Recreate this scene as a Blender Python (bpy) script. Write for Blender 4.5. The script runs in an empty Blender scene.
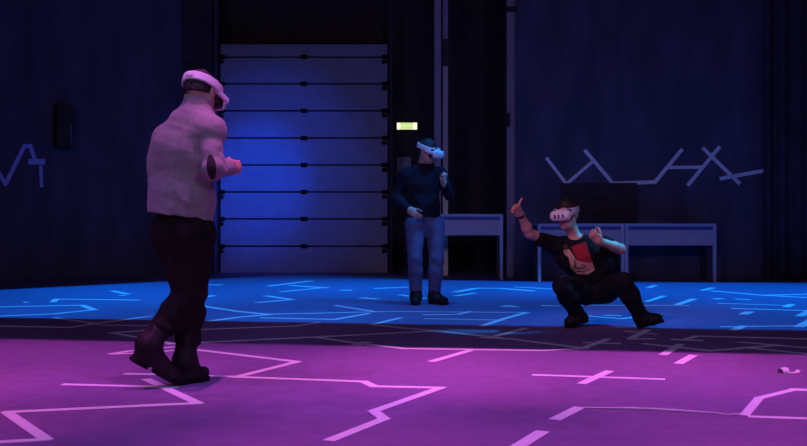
import bpy, bmesh, math, random
import numpy as np
from mathutils import Vector, Matrix
from mathutils.bvhtree import BVHTree

# ------------------------------------------------------------------ camera, world, light, exposure
S = bpy.context.scene
COL = S.collection
FOC, CX, HZ, CAMH = 1000.0, 403.5, 217.0, 0.92      # focal length in px, principal column, horizon row, eye height
cd = bpy.data.cameras.new('camera'); cam = bpy.data.objects.new('camera', cd); COL.objects.link(cam)
cd.sensor_width = 36.0; cd.lens = 36.0 * FOC / 807.0; cd.shift_y = -(223.0 - HZ) / 807.0
cam.location = (0, 0, CAMH); cam.rotation_euler = (math.pi / 2, 0, 0)
cd.clip_end = 100
S.camera = cam
S.view_settings.view_transform = 'Standard'; S.view_settings.look = 'None'
S.view_settings.gamma = 1.0; S.view_settings.use_curve_mapping = False
S.view_settings.exposure = 0.0
W = bpy.data.worlds.new('world'); S.world = W; W.use_nodes = True
W.node_tree.nodes['Background'].inputs[0].default_value = (0.5, 0.35, 0.8, 1)
W.node_tree.nodes['Background'].inputs[1].default_value = 0.0

def fl(px, py, z=0.0):
    """point of the horizontal plane at height z that the photo shows at (px, py)"""
    d = (CAMH - z) * FOC / (py - HZ)
    return Vector(((px - CX) / FOC * d, d, z))
def P(px, py, d):
    return Vector(((px - CX) / FOC * d, d, CAMH - (py - HZ) / FOC * d))

MAGENTA = (1.0, 0.15, 0.74); PINK = (1.0, 0.11, 0.50); VIOLET = (0.14, 0.10, 1.0); BLUE = (0.0, 0.27, 1.0)
NEAR_CUT = (fl(0, 339), fl(807, 355))     # far edge of the magenta light on the floor
FAR_CUT = (fl(0, 317.5), fl(807, 330.5))    # near edge of the blue light on the floor
# (name suffix label, position, aim, colour, watts, cone deg, blend, [(cut line, keep side)], lens radius)
LAMPS = [
  ('violet stage light hung leftmost over the near floor', (-3.0, 4.6, 5.6), (-2.3, 5.2, 0), (.36, .10, .66), 440, 85, .8, [('near', -1)], .004),
  ('violet stage light hung over the middle of the near floor', (0.2, 4.4, 5.6), (0.2, 5.2, 0), (.36, .10, .66), 440, 85, .8, [('near', -1)], .004),
  ('violet stage light hung rightmost over the near floor', (3.0, 4.2, 5.6), (2.3, 4.9, 0), (.36, .10, .66), 440, 85, .8, [('near', -1)], .004),
  ('pink stage light aimed left of the walking man', (-3.0, 5.3, 5.6), (-2.7, 6.35, 0), MAGENTA, 950, 36, 1, [('near', -1)], .004),
  ('pink stage light aimed right of the walking man', (-.5, 5.0, 5.6), (-.3, 6.0, 0), MAGENTA, 950, 34, 1, [('near', -1)], .004),
  ('pink stage light aimed at the tape cross', (1.0, 5.2, 5.6), (.85, 6.2, 0), MAGENTA, 950, 34, 1, [('near', -1)], .004),
  ('pink stage light aimed at the right end of the lit edge', (2.4, 5.2, 5.6), (2.5, 6.2, 0), MAGENTA, 950, 34, 1, [('near', -1)], .004),
  ('blue stage light hung leftmost over the far floor', (-5.2, 11.6, 5.6), (-4.9, 11.4, 0), BLUE, 1550, 70, 1, [('far', 1), ('backl', -1)], .004),
  ('blue stage light hung second from left over the far floor', (-2.2, 12.4, 5.6), (-2.2, 12.9, 0), BLUE, 1900, 62, 1, [('far', 1), ('backl', -1)], .004),
  ('blue stage light hung over the middle of the far floor', (0.8, 12.4, 5.6), (0.8, 13.1, 0), BLUE, 1900, 62, 1, [('far', 1), ('back', -1)], .004),
  ('blue stage light hung second from right over the far floor', (3.6, 11.8, 5.6), (3.6, 12.6, 0), BLUE, 1900, 62, 1, [('far', 1), ('backr', -1)], .004),
  ('blue stage light hung rightmost over the far floor', (6.2, 11.4, 5.6), (5.9, 11.4, 0), BLUE, 1550, 70, 1, [('far', 1), ('backr', -1)], .004),
  ('blue stage light aimed at the near left edge of the far floor', (-2.4, 9.9, 5.6), (-2.4, 9.2, 0), BLUE, 1200, 56, 1, [('far', 1)], .004),
  ('blue stage light aimed at the near middle edge of the far floor', (0.4, 9.7, 5.6), (0.4, 8.9, 0), BLUE, 1200, 56, 1, [('far', 1)], .004),
  ('blue stage light aimed at the near right edge of the far floor', (3.3, 9.5, 5.6), (3.3, 8.6, 0), BLUE, 1300, 56, 1, [('far', 1)], .004),
]
CUTS = {'near': NEAR_CUT, 'far': FAR_CUT,
        'back': (Vector((-4, 16.0, 0)), Vector((1.4, 14.35, 0))),
        'backl': (Vector((-5.1, 12.6, 0)), Vector((-3.0, 14.7, 0))),
        'backr': (Vector((1.0, 14.35, 0)), Vector((6.5, 13.9, 0)))}
SOFT_SPOTS = [   # soft lamps without blades, some only added fill: (label, pos, aim, colour, watts, cone, blend, radius)
  ('blue spotlight aimed wide at the sectional door', (-1.2, 10.2, 5.4), (-2.25, 16.3, 1.7), (0.02, .09, 1.0), 900, 32, 1.0, .05),
  ('narrow blue spotlight aimed at the sectional door', (-1.6, 10.2, 5.4), (-2.4, 16.3, 1.55), (0.0, .08, 1.0), 2300, 18, 1.0, .05),
  ('pink spotlight over the near end of the zigzag tape', (-.2, 3.0, 5.6), (-.15, 3.9, 0), MAGENTA, 650, 22, 1.0, .05),
  ('pink spotlight over the near right floor', (1.9, 3.0, 5.6), (1.75, 4.2, 0), MAGENTA, 760, 28, 1.0, .05),
  ('pink spotlight over the left edge of the near floor', (-3.8, 4.2, 5.6), (-2.2, 4.9, 0), PINK, 700, 26, 1.0, .05),
  ('violet spotlight over the boots of the walking man', (-2.6, 3.4, 5.6), (-1.6, 5.5, 0), VIOLET, 260, 15, 1.0, .05),
  ('violet spotlight over the zigzag floor tape', (-.4, 3.4, 5.6), (-.2, 5.1, 0), VIOLET, 200, 14, 1.0, .05),
  ('violet spotlight over the right end of the near floor', (2.4, 3.2, 5.6), (1.6, 5.3, 0), VIOLET, 200, 16, 1.0, .05),
  ('rose spotlight aimed at the front of the crouching man', (-2.4, 3.2, 4.9), (1.42, 8.3, .8), (1.0, .36, .50), 420, 13, 1.0, .05),  # added to brighten the crouching man's skin, no such lamp known
  ('dim violet worklight over the middle of the hall', (.3, 6.4, 5.6), (.3, 7.4, 0), (.48, .22, .85), 95, 130, 1.0, .15),  # added fill that lifts the dim strip of floor, no such lamp known
  ('blue spotlight aimed at the standing man', (3.2, 9.0, 5.3), (.25, 10.5, 1.2), (0.0, .26, 1.0), 900, 15, 1.0, .03),
  ('cyan spotlight aimed at the back of the crouching man', (4.6, 8.75, 3.3), (1.72, 8.28, .84), (0.0, .44, 1.0), 1600, 8, 1.0, .02),
]
FRONT_WASH = [('lavender wash light hung behind the camera on the left', (-4.6, -2.4, 4.9), (-.9, 8.5, 1.2), (.50, .36, .82), 27, 1.5),
              ('added lavender fill light behind the camera on the right', (3.2, -2.4, 4.9), (.6, 9.0, 1.2), (.48, .37, .84), 27, 1.5)]  # second wash, added to weaken the walking man's shadow

# ------------------------------------------------------------------ helpers
def mat(name, col, rough=.8, spec=.3, metal=0, noise=0.0, nscale=30.0, bump=0.0, bscale=200.0, emit=None, estr=0, sheen=0, stretch=None):
    m = bpy.data.materials.new(name); m.use_nodes = True
    nt = m.node_tree; b = nt.nodes['Principled BSDF']
    b.inputs['Base Color'].default_value = (*col, 1); b.inputs['Roughness'].default_value = rough
    b.inputs['Specular IOR Level'].default_value = spec; b.inputs['Metallic'].default_value = metal
    if sheen: b.inputs['Sheen Weight'].default_value = sheen
    tc = nt.nodes.new('ShaderNodeTexCoord')
    vec = tc.outputs['Object']
    if stretch:
        mp = nt.nodes.new('ShaderNodeMapping'); mp.inputs['Scale'].default_value = stretch
        nt.links.new(vec, mp.inputs['Vector']); vec = mp.outputs['Vector']
    if noise:
        n = nt.nodes.new('ShaderNodeTexNoise'); n.inputs['Scale'].default_value = nscale; n.inputs['Detail'].default_value = 6
        nt.links.new(vec, n.inputs['Vector'])
        r = nt.nodes.new('ShaderNodeValToRGB')
        r.color_ramp.elements[0].position = .3; r.color_ramp.elements[1].position = .7
        r.color_ramp.elements[0].color = (*[max(0, c * (1 - noise)) for c in col], 1)
        r.color_ramp.elements[1].color = (*[min(1, c * (1 + noise)) for c in col], 1)
        nt.links.new(n.outputs['Fac'], r.inputs['Fac']); nt.links.new(r.outputs['Color'], b.inputs['Base Color'])
    if bump:
        n2 = nt.nodes.new('ShaderNodeTexNoise'); n2.inputs['Scale'].default_value = bscale; n2.inputs['Detail'].default_value = 4
        nt.links.new(vec, n2.inputs['Vector'])
        bp = nt.nodes.new('ShaderNodeBump'); bp.inputs['Strength'].default_value = bump; bp.inputs['Distance'].default_value = .01
        nt.links.new(n2.outputs['Fac'], bp.inputs['Height']); nt.links.new(bp.outputs['Normal'], b.inputs['Normal'])
    if emit:
        b.inputs['Emission Color'].default_value = (*emit, 1); b.inputs['Emission Strength'].default_value = estr
    return m

M = {}
M['floor'] = mat('floor_vinyl', (.21, .125, .27), .62, .25, noise=.12, nscale=9, bump=.06, bscale=120)
M['tape'] = mat('white_cloth_tape', (.82, .80, .83), .55, .3, noise=.05, nscale=40, bump=.1, bscale=300)
M['tapewall'] = mat('wall_tape', (.88, .88, .92), .6, .3, noise=.08, nscale=60)
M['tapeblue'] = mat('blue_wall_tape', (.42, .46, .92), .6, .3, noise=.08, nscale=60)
M['drape'] = mat('black_drape', (.096, .090, .140), .95, .05, noise=.25, nscale=3, bump=.15, bscale=60, stretch=(1, 1, .3))
M['black'] = mat('matte_black', (.062, .046, .052), .9, .1, noise=.2, nscale=8)
M['ceiling'] = mat('ceiling_black', (.02, .02, .022), .95, .1, noise=.2, nscale=4)
M['door'] = mat('door_panel_grey', (.25, .23, .29), .6, .3, noise=.08, nscale=6, bump=.12, bscale=90)
M['gap'] = mat('door_rubber', (.008, .008, .010), .8, .1, noise=.1)
M['steel'] = mat('painted_steel', (.34, .28, .34), .6, .3, noise=.12, nscale=10)
M['steelpost'] = mat('weathered_post', (.15, .13, .15), .7, .2, noise=.25, nscale=9)
M['postlit'] = mat('post_lit_pale', (.55, .44, .40), .7, .2, noise=.2, nscale=14, stretch=(6, 6, 1))  # lighter stretch of the post, its light put into the colour
M['postlitcream'] = mat('post_lit_cream', (.88, .78, .55), .7, .2, noise=.1, nscale=14, stretch=(6, 6, 1))  # brightest lower stretch of the post, light put into the colour
M['table'] = mat('table_frame_white', (.50, .45, .52), .5, .4, noise=.04, nscale=10)
M['tpanel'] = mat('table_panel_grey', (.50, .39, .42), .7, .3, noise=.05, nscale=20)
M['trail'] = mat('rail_blue_lit', (.05, .08, .30), .5, .4, noise=.05, nscale=20)  # blue light from the floor put into the rail's colour
M['lampblack'] = mat('lamp_black_metal', (.02, .02, .02), .5, .4, noise=.1)
M['paper'] = mat('paper', (.30, .30, .34), .8, .2, noise=.05)
M['skinA'] = mat('skin_light', (.55, .33, .26), .5, .35, noise=.07, nscale=30)
M['skinB'] = mat('skin_medium', (.50, .30, .23), .5, .35, noise=.07, nscale=30)
M['skinC'] = mat('skin_fair', (.66, .34, .27), .5, .35, noise=.07, nscale=30)
M['hair'] = mat('dark_hair', (.030, .018, .014), .55, .4, noise=.4, nscale=60, bump=.5, bscale=140, stretch=(1, 1, .25))
M['jumper'] = mat('beige_knit', (.29, .275, .255), .95, .1, noise=.10, nscale=45, bump=.35, bscale=260, sheen=.2)
M['jumper_rib'] = mat('beige_rib_knit', (.275, .26, .24), .95, .1, noise=.12, nscale=80, bump=.5, bscale=160, stretch=(3, 3, .3))
M['patch'] = mat('dark_suede_patch', (.035, .028, .03), .9, .1, noise=.2, nscale=40)
M['trousersA'] = mat('dark_corduroy', (.017, .013, .012), .9, .1, noise=.35, nscale=12, bump=.3, bscale=120)
M['leather'] = mat('dark_boot_leather', (.015, .010, .010), .65, .3, noise=.4, nscale=18, bump=.3, bscale=50)
M['sole'] = mat('boot_sole', (.012, .010, .010), .8, .2, noise=.2)
M['lace'] = mat('boot_lace', (.05, .04, .045), .8, .2, noise=.1)
M['navyknit'] = mat('navy_knit', (.015, .015, .026), .95, .1, noise=.15, nscale=40, bump=.3, bscale=200)
M['jeans'] = mat('blue_grey_jeans', (.10, .11, .20), .9, .15, noise=.22, nscale=14, bump=.25, bscale=220)
M['tshirt'] = mat('black_cotton', (.014, .013, .016), .92, .1, noise=.15, nscale=30, bump=.2, bscale=120)
M['trousersC'] = mat('black_twill', (.016, .015, .022), .9, .12, noise=.15, nscale=30, bump=.2, bscale=120)
M['printred'] = mat('print_red', (.40, .03, .05), .85, .15, noise=.12, nscale=50)
M['printskin'] = mat('print_beige', (.66, .40, .28), .85, .15, noise=.45, nscale=60)
M['printdark'] = mat('print_dark_line', (.10, .05, .045), .85, .15, noise=.2, nscale=60)
M['plastic'] = mat('white_plastic', (.80, .78, .80), .4, .4, noise=.02)
M['dplastic'] = mat('black_plastic', (.012, .012, .014), .35, .5, noise=.1)
M['fabstrap'] = mat('pale_strap_fabric', (.62, .62, .66), .8, .2, noise=.05, nscale=60)
M['exitwhite'] = mat('exit_lit_white', (.8, .8, .7), .4, emit=(1.0, .93, .62), estr=1.3)
M['exitgreen'] = mat('exit_lit_green', (.3, .8, .3), .4, emit=(.70, .86, .36), estr=1.0)
M['exitdark'] = mat('exit_letters_green', (.1, .3, .1), .4, emit=(.36, .55, .12), estr=1.0)
M['lens'] = mat('lamp_lens', (.3, .3, .35), .2, .5)
M['eye'] = mat('eye_white', (.7, .68, .66), .3, .5)

def tag(o, label=None, cat=None, group=None, kind=None):
    if label: o['label'] = label
    if cat: o['category'] = cat
    if group: o['group'] = group
    if kind: o['kind'] = kind
    return o
def empty(name, loc, label, cat, group=None):
    o = bpy.data.objects.new(name, None); o.empty_display_size = .1; COL.objects.link(o); o.location = loc
    return tag(o, label, cat, group)
def origin_of(parent):
    v = Vector((0, 0, 0)); p = parent
    while p is not None: v = v + p.location; p = p.parent
    return v
def link_mesh(name, me, material, parent=None, base=None):
    """me has world coordinates; shifted so the object's origin is its parent's origin (or base)"""
    o = bpy.data.objects.new(name, me); COL.objects.link(o)
    org = origin_of(parent) if parent else (Vector(base) if base is not None else Vector((0, 0, 0)))
    me.transform(Matrix.Translation(-org))
    if parent: o.parent = parent
    else: o.location = org
    me.materials.append(material)
    return o
def obj(name, bm, material, parent=None, base=None, smooth=False):
    bmesh.ops.recalc_face_normals(bm, faces=bm.faces)
    me = bpy.data.meshes.new(name); bm.to_mesh(me); bm.free()
    if smooth:
        for p in me.polygons: p.use_smooth = True
    return link_mesh(name, me, material, parent, base)
def add_box(bm, lo, hi, bev=0.0):
    lo = Vector(lo); hi = Vector(hi); c = (lo + hi) / 2; s = hi - lo
    g = bmesh.ops.create_cube(bm, size=1, matrix=Matrix.Translation(c) @ Matrix.Diagonal((*s, 1)))
    if bev:
        es = list({e for v in g['verts'] for e in v.link_edges})
        bmesh.ops.bevel(bm, geom=es, offset=bev, segments=2, affect='EDGES')
def add_obox(bm, a, b, up, w, h, ext=0.0):
    """box along a->b, centred in width w, raised h along up"""
    a = Vector(a); b = Vector(b); up = Vector(up).normalized(); d = (b - a).normalized(); s = d.cross(up).normalized()
    a = a - d * ext; b = b + d * ext
    vs = [bm.verts.new(p + s * sx * w / 2 + up * z) for p in (a, b) for z in (0, h) for sx in (-1, 1)]
    for f in ((0, 1, 3, 2), (4, 6, 7, 5), (0, 4, 5, 1), (2, 3, 7, 6), (0, 2, 6, 4), (1, 5, 7, 3)):
        bm.faces.new([vs[i] for i in f])
def add_cyl(bm, a, b, r0, r1=None, n=20):
    a = Vector(a); b = Vector(b); r1 = r0 if r1 is None else r1
    q = (b - a).to_track_quat('Z', 'Y').to_matrix().to_4x4()
    bmesh.ops.create_cone(bm, cap_ends=True, segments=n, radius1=r0, radius2=r1, depth=(b - a).length,
                          matrix=Matrix.Translation((a + b) / 2) @ q)

# ------------------------------------------------------------------ implicit surfaces (numpy) for bodies and clothing
def nrm(v):
    v = np.asarray(v, float); return v / np.linalg.norm(v)
def fold(p, amp, fr, seed=0):
    r = np.random.RandomState(seed); out = 0
    w = [np.sin(p @ (r.randn(3) * fr * .5) + r.rand() * 6) for _ in range(2)]
    for i in range(4):
        k = r.randn(3); k = k / np.linalg.norm(k) * fr * (.7 + .9 * r.rand())
        out = out + np.sin(p @ k + 1.8 * w[i % 2] + r.rand() * 6)
    return amp * out / 4
class SDF:
    def __init__(s): s.pr = []
    def cone(s, a, b, ra, rb, k=.03, wide=1.0, lat=None):
        s.pr.append(('c', np.array(a, float), np.array(b, float), ra, rb, k, wide, None if lat is None else np.array(lat, float))); return s
    def ell(s, c, r, axes=None, k=.03):
        s.pr.append(('e', np.array(c, float), np.array(r, float), np.eye(3) if axes is None else np.array(axes, float), k)); return s
    def rbox(s, c, h, axes, rr, k=.005):
        s.pr.append(('b', np.array(c, float), np.array(h, float), np.array(axes, float), rr, k)); return s
    def ring(s, c, ab, hh, th, axes, k=.003):
        s.pr.append(('r', np.array(c, float), np.array(ab, float), hh, th, np.array(axes, float), k)); return s
    def clip(s, p, n):      # keep the side n points away from
        s.pr.append(('k', np.array(p, float), nrm(n))); return s
    def clipball(s, c, r):  # remove a ball
        s.pr.append(('x', np.array(c, float), r)); return s
    def folds(s, amp, fr, seed=0, c=None, rad=None):
        s.pr.append(('f', amp, fr, seed, None if c is None else np.array(c, float), rad)); return s
    def mesh(s, name, h):
        lo = np.full(3, 1e9); hi = -lo
        for q in s.pr:
            if q[0] == 'c':
                R = max(q[3], q[4]) * max(1, q[6])
                for e in (q[1], q[2]): lo = np.minimum(lo, e - R); hi = np.maximum(hi, e + R)
            elif q[0] in 'eb':
                R = np.linalg.norm(q[2]) if q[0] == 'b' else max(q[2]); lo = np.minimum(lo, q[1] - R); hi = np.maximum(hi, q[1] + R)
            elif q[0] == 'r':
                R = max(q[2]) + .03; lo = np.minimum(lo, q[1] - R); hi = np.maximum(hi, q[1] + R)
        lo -= 4 * h + .02; hi += 4 * h + .02
        n = np.ceil((hi - lo) / h).astype(int) + 1
        F = np.full(n, .08, np.float32)
        ax = [lo[i] + h * np.arange(n[i]) for i in range(3)]
        def sub(a, b):
            i0 = np.clip(np.floor((a - lo) / h).astype(int), 0, n - 1); i1 = np.clip(np.ceil((b - lo) / h).astype(int) + 1, 1, n)
            sl = tuple(slice(i0[i], i1[i]) for i in range(3))
            return sl, np.stack(np.meshgrid(*[ax[i][sl[i]] for i in range(3)], indexing='ij'), -1)
        for q in s.pr:
            m = .09
            if q[0] == 'c':
                _, a, b, ra, rb, k, wide, lat = q; R = max(ra, rb) * max(1, wide) + m
                sl, p = sub(np.minimum(a, b) - R, np.maximum(a, b) + R)
                v = p - a; ba = b - a; L2 = ba @ ba + 1e-12
                t = np.clip((v @ ba) / L2, 0, 1)
                w = v - t[..., None] * ba
                if lat is not None:
                    l = lat - ba * (lat @ ba) / L2; l = nrm(l)
                    x = w @ l; w = w + (x / wide - x)[..., None] * l
                d = np.sqrt((w * w).sum(-1)) - (ra + (rb - ra) * t)
            elif q[0] == 'e':
                _, c, r, A, k = q; sl, p = sub(c - max(r) - m, c + max(r) + m)
                v = (p - c) @ A.T; k0 = np.sqrt(((v / r) ** 2).sum(-1)); k1 = np.sqrt(((v / r ** 2) ** 2).sum(-1)) + 1e-9
                d = k0 * (k0 - 1) / k1
            elif q[0] == 'b':
                _, c, hh, A, rr, k = q; R = np.linalg.norm(hh) + m; sl, p = sub(c - R, c + R)
                v = np.abs((p - c) @ A.T) - (hh - rr)
                d = np.sqrt((np.maximum(v, 0) ** 2).sum(-1)) + np.minimum(v.max(-1), 0) - rr
            elif q[0] == 'r':
                _, c, ab, hh, th, A, k = q; R = max(ab) + m; sl, p = sub(c - R, c + R)
                v = (p - c) @ A.T
                q2 = np.sqrt((v[..., 0] / ab[0]) ** 2 + (v[..., 1] / ab[1]) ** 2)
                g = np.sqrt((v[..., 0] / ab[0] ** 2) ** 2 + (v[..., 1] / ab[1] ** 2) ** 2) + 1e-6
                dx = np.abs((q2 - 1) * q2 / g) - th; dz = np.abs(v[..., 2]) - hh
                d = np.sqrt(np.maximum(dx, 0) ** 2 + np.maximum(dz, 0) ** 2) + np.minimum(np.maximum(dx, dz), 0) - .003
            elif q[0] == 'k':
                sl, p = sub(lo, hi); F[sl] = np.maximum(F[sl], (p - q[1]) @ q[2]); continue
            elif q[0] == 'x':
                sl, p = sub(q[1] - q[2] - m, q[1] + q[2] + m); v = p - q[1]
                F[sl] = np.maximum(F[sl], q[2] - np.sqrt((v * v).sum(-1))); continue
            elif q[0] == 'f':
                sl, p = sub(lo, hi) if q[4] is None else sub(q[4] - q[5], q[4] + q[5])
                w = fold(p, q[1], q[2], q[3])
                if q[4] is not None:
                    v = p - q[4]; w = w * np.clip(1 - np.sqrt((v * v).sum(-1)) / q[5], 0, 1)
                F[sl] += w; continue
            f = F[sl]; hk = np.maximum(k - np.abs(f - d), 0) / k
            F[sl] = np.minimum(f, d) - hk * hk * k * .25
        return surface_nets(F, lo, h, name)
def surface_nets(F, lo, h, name):
    neg = F < 0; n = F.shape
    cell = np.zeros((n[0] - 1, n[1] - 1, n[2] - 1), np.int8)
    offs = [(i, j, k) for i in (0, 1) for j in (0, 1) for k in (0, 1)]
    for i, j, k in offs: cell += neg[i:n[0] - 1 + i, j:n[1] - 1 + j, k:n[2] - 1 + k]
    idx = np.argwhere((cell > 0) & (cell < 8)); ids = np.full(cell.shape, -1, np.int64)
    ids[tuple(idx.T)] = np.arange(len(idx))
    acc = np.zeros((len(idx), 3)); cnt = np.zeros(len(idx))
    for o in offs:
        for a in range(3):
            if o[a]: continue
            o2 = list(o); o2[a] = 1
            f0 = F[tuple((idx + o).T)].astype(float); f1 = F[tuple((idx + o2).T)].astype(float)
            mk = (f0 < 0) != (f1 < 0); t = np.where(mk, f0 / np.where(mk, f0 - f1, 1), 0)
            pt = np.tile(np.array(o, float), (len(idx), 1)); pt[:, a] = t
            acc[mk] += pt[mk]; cnt[mk] += 1
    V = lo + h * (idx + acc / cnt[:, None]); faces = []
    for a in range(3):
        b, c = (a + 1) % 3, (a + 2) % 3
        s0 = [slice(None)] * 3; s1 = [slice(None)] * 3; s0[a] = slice(0, n[a] - 1); s1[a] = slice(1, n[a])
        A0 = neg[tuple(s0)]; A1 = neg[tuple(s1)]
        e = np.argwhere(A0 != A1); e = e[(e[:, b] > 0) & (e[:, c] > 0) & (e[:, b] < n[b] - 1) & (e[:, c] < n[c] - 1)]
        ins = A0[tuple(e.T)]
        def at(db, dc):
            q = e.copy(); q[:, b] += db; q[:, c] += dc; return ids[tuple(q.T)]
        q = np.stack([at(-1, -1), at(0, -1), at(0, 0), at(-1, 0)], 1)
        q[~ins] = q[~ins][:, ::-1]; faces.append(q)
    fs = np.concatenate(faces); fs = fs[(fs >= 0).all(1)]
    me = bpy.data.meshes.new(name); me.from_pydata(V.tolist(), [], fs.tolist()); me.update()
    me.polygons.foreach_set('use_smooth', np.ones(len(me.polygons), bool))
    return me
def sdf_obj(name, s, h, material, parent=None, base=None):
    return link_mesh(name, s.mesh(name, h), material, parent, base)

# ------------------------------------------------------------------ the setting
bm = bmesh.new()
add_box(bm, (-9.5, -4.5, -.1), (9.5, 17.4, 0)); tag(obj('floor', bm, M['floor']), kind='structure')
bm = bmesh.new(); add_box(bm, (-9.5, -4.5, 7.0), (9.5, 17.4, 7.15)); tag(obj('ceiling', bm, M['ceiling']), kind='structure')
def slab(name, a, b, th, z1, m, z0=0):
    a = Vector((*a, z0)); b = Vector((*b, z0)); d = (b - a).normalized(); s = Vector((-d.y, d.x, 0))
    bm = bmesh.new(); lo = [a, b, b + s * th, a + s * th]
    v0 = [bm.verts.new(p) for p in lo]; v1 = [bm.verts.new(p + Vector((0, 0, z1 - z0))) for p in lo]
    bm.faces.new(v0); bm.faces.new(v1)
    for i in range(4): bm.faces.new([v0[i], v0[(i + 1) % 4], v1[(i + 1) % 4], v1[i]])
    return tag(obj(name, bm, m), kind='structure')
LA, LB = (-9.5, 12.32), (-3.52, 16.1)      # the left wall, running back towards the big door
WL0 = Vector((*LA, 0)); WL1 = Vector((*LB, 0)); WLD = (WL1 - WL0).normalized(); WLN = Vector((WLD.y, -WLD.x, 0))
slab('wall_left', LA, LB, .15, 7, M['drape'])
slab('wall_back', (-4.2, 17.1), (3.2, 17.1), .15, 7, M['black'])
RW0, RW1 = Vector((1.70, 15.05, 0)), Vector((9.5, 14.55, 0))
RWD = (RW1 - RW0).normalized(); RWN = Vector((RWD.y, -RWD.x, 0))
slab('wall_right', RW0.xy, RW1.xy, .15, 7, M['drape'])
slab('wall_front', (9.5, -4.5), (-9.5, -4.5), .15, 7, M['black'])
slab('wall_side_left', (-9.5, -4.5), (-9.5, 12.4), .15, 7, M['black'])
slab('wall_side_right', (9.5, 14.7), (9.5, -4.5), .15, 7, M['black'])

# black pier left of the door, with its faint steel corner strip
bm = bmesh.new(); add_box(bm, (-3.56, 16.05, 0), (-3.08, 17.1, 7)); tag(obj('pillar_left', bm, M['black']), kind='structure')
bm = bmesh.new(); add_box(bm, (-3.10, 16.30, 0), (-3.05, 16.36, 7)); tag(obj('trim_1', bm, M['steelpost']), kind='structure')

# sectional overhead door
DY = 16.42
def dx(px): return (px - CX) / FOC * DY
def dz(py): return CAMH - (py - HZ) / FOC * DY
door = bpy.data.objects.new('door_1', None); COL.objects.link(door); door.location = ((dx(219.5) + dx(388)) / 2, DY, 0)
tag(door, kind='structure')
x0, x1 = dx(220.5), dx(387.5)
bm = bmesh.new(); add_box(bm, (x0 - .02, DY + .05, .0), (x1 + .02, DY + .09, dz(43))); obj('door_backing', bm, M['gap'], door)
ys = [43.5, 57, 83.8, 110.8, 138, 165, 192, 219, 246.3, 273.6]
for i in range(9):
    za, zb = dz(ys[i]) - .012, dz(ys[i + 1]) + .012
    bm = bmesh.new(); add_box(bm, (x0, DY, max(za, zb) if False else min(za, zb)), (x1, DY + .05, max(za, zb)), .008)
    obj('door_panel', bm, M['door'], door)
for y in ys[1:9]:
    for xx, nm in ((x0 + .02, 'roller_bracket'), (x1 - .04, 'roller_bracket'), ((x0 + x1) / 2, 'hinge')):
        bm = bmesh.new(); z = dz(y)
        add_box(bm, (xx - .055, DY - .02, z - .035), (xx + .055, DY + .002, z + .035), .004)
        add_cyl(bm, (xx - .03, DY - .03, z), (xx + .03, DY - .03, z), .016)
        if nm == 'roller_bracket':
            sgn = -1 if xx < (x0 + x1) / 2 else 1
            add_cyl(bm, (xx, DY - .03, z), (xx + sgn * .09, DY - .03, z), .02)
            add_box(bm, (xx - .05, DY - .03, z - .11), (xx + .03, DY - .001, z - .05), .004)
        obj(nm, bm, M['gap'], door)
for xx, s in ((x0 - .05, -1), (x1 + .06, 1)):
    bm = bmesh.new(); add_box(bm, (xx - .025, DY - .05, 0), (xx + .025, DY + .05, 4.6)); obj('door_track', bm, M['black'], door)

# posts either side of the black opening
def post(px0, px1, d, name, parts):
    t = bpy.data.objects.new(name, None); COL.objects.link(t); t.location = ((px0 + px1) / 2 / FOC * d - CX / FOC * d, d, 0)
    tag(t, kind='structure'); return t
def xd(px, d): return (px - CX) / FOC * d
def zd(py, d): return CAMH - (py - HZ) / FOC * d
D1 = 15.7
pa = post(434, 448, D1, 'trim_2', None)
bm = bmesh.new(); add_box(bm, (xd(434.5, D1), D1, 0), (xd(441, D1), D1 + .12, 7), .006); obj('post_flange', bm, M['steel'], pa)
bm = bmesh.new(); add_box(bm, (xd(440.5, D1), D1 + .04, 0), (xd(443, D1), D1 + .12, 7)); obj('post_web', bm, M['black'], pa)
bm = bmesh.new(); add_box(bm, (xd(443, D1), D1, zd(66, D1)), (xd(448, D1), D1 + .12, 7), .006); obj('post_flange', bm, M['steel'], pa)
bm = bmesh.new(); add_box(bm, (xd(443, D1), D1, zd(196, D1)), (xd(448, D1), D1 + .12, zd(66.3, D1)), .006); obj('post_lit_segment', bm, M['postlit'], pa)
bm = bmesh.new(); add_box(bm, (xd(443, D1), D1, 0), (xd(448, D1), D1 + .12, zd(196.3, D1)), .006); obj('post_lit_segment', bm, M['postlitcream'], pa)
bm = bmesh.new(); add_box(bm, (xd(442.6, D1), D1 - .012, zd(66, D1)), (xd(448.4, D1), D1, zd(39, D1)), .004); obj('post_dark_segment', bm, M['black'], pa)  # darker stretch between the patches, light difference set as a black piece
D2 = 15.25
pb = post(506, 517, D2, 'trim_3', None)
bm = bmesh.new(); add_box(bm, (xd(507, D2), D2, 0), (xd(516.5, D2), D2 + .16, 7), .008); obj('post_flange', bm, M['steel'], pb)
bm = bmesh.new(); add_box(bm, (xd(505.5, D2), D2 + .03, 0), (xd(507, D2), D2 + .16, 7)); obj('post_web', bm, M['black'], pb)
bm = bmesh.new(); add_box(bm, (xd(506.5, D2), D2 - .02, zd(12, D2)), (xd(517, D2), D2, zd(6.5, D2)), .004); obj('post_clamp', bm, M['black'], pb)
bm = bmesh.new(); add_box(bm, (xd(507, D2), D2 - .05, zd(127, D2)), (xd(510, D2), D2, zd(113, D2)), .006); obj('post_latch', bm, M['black'], pb)

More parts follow.
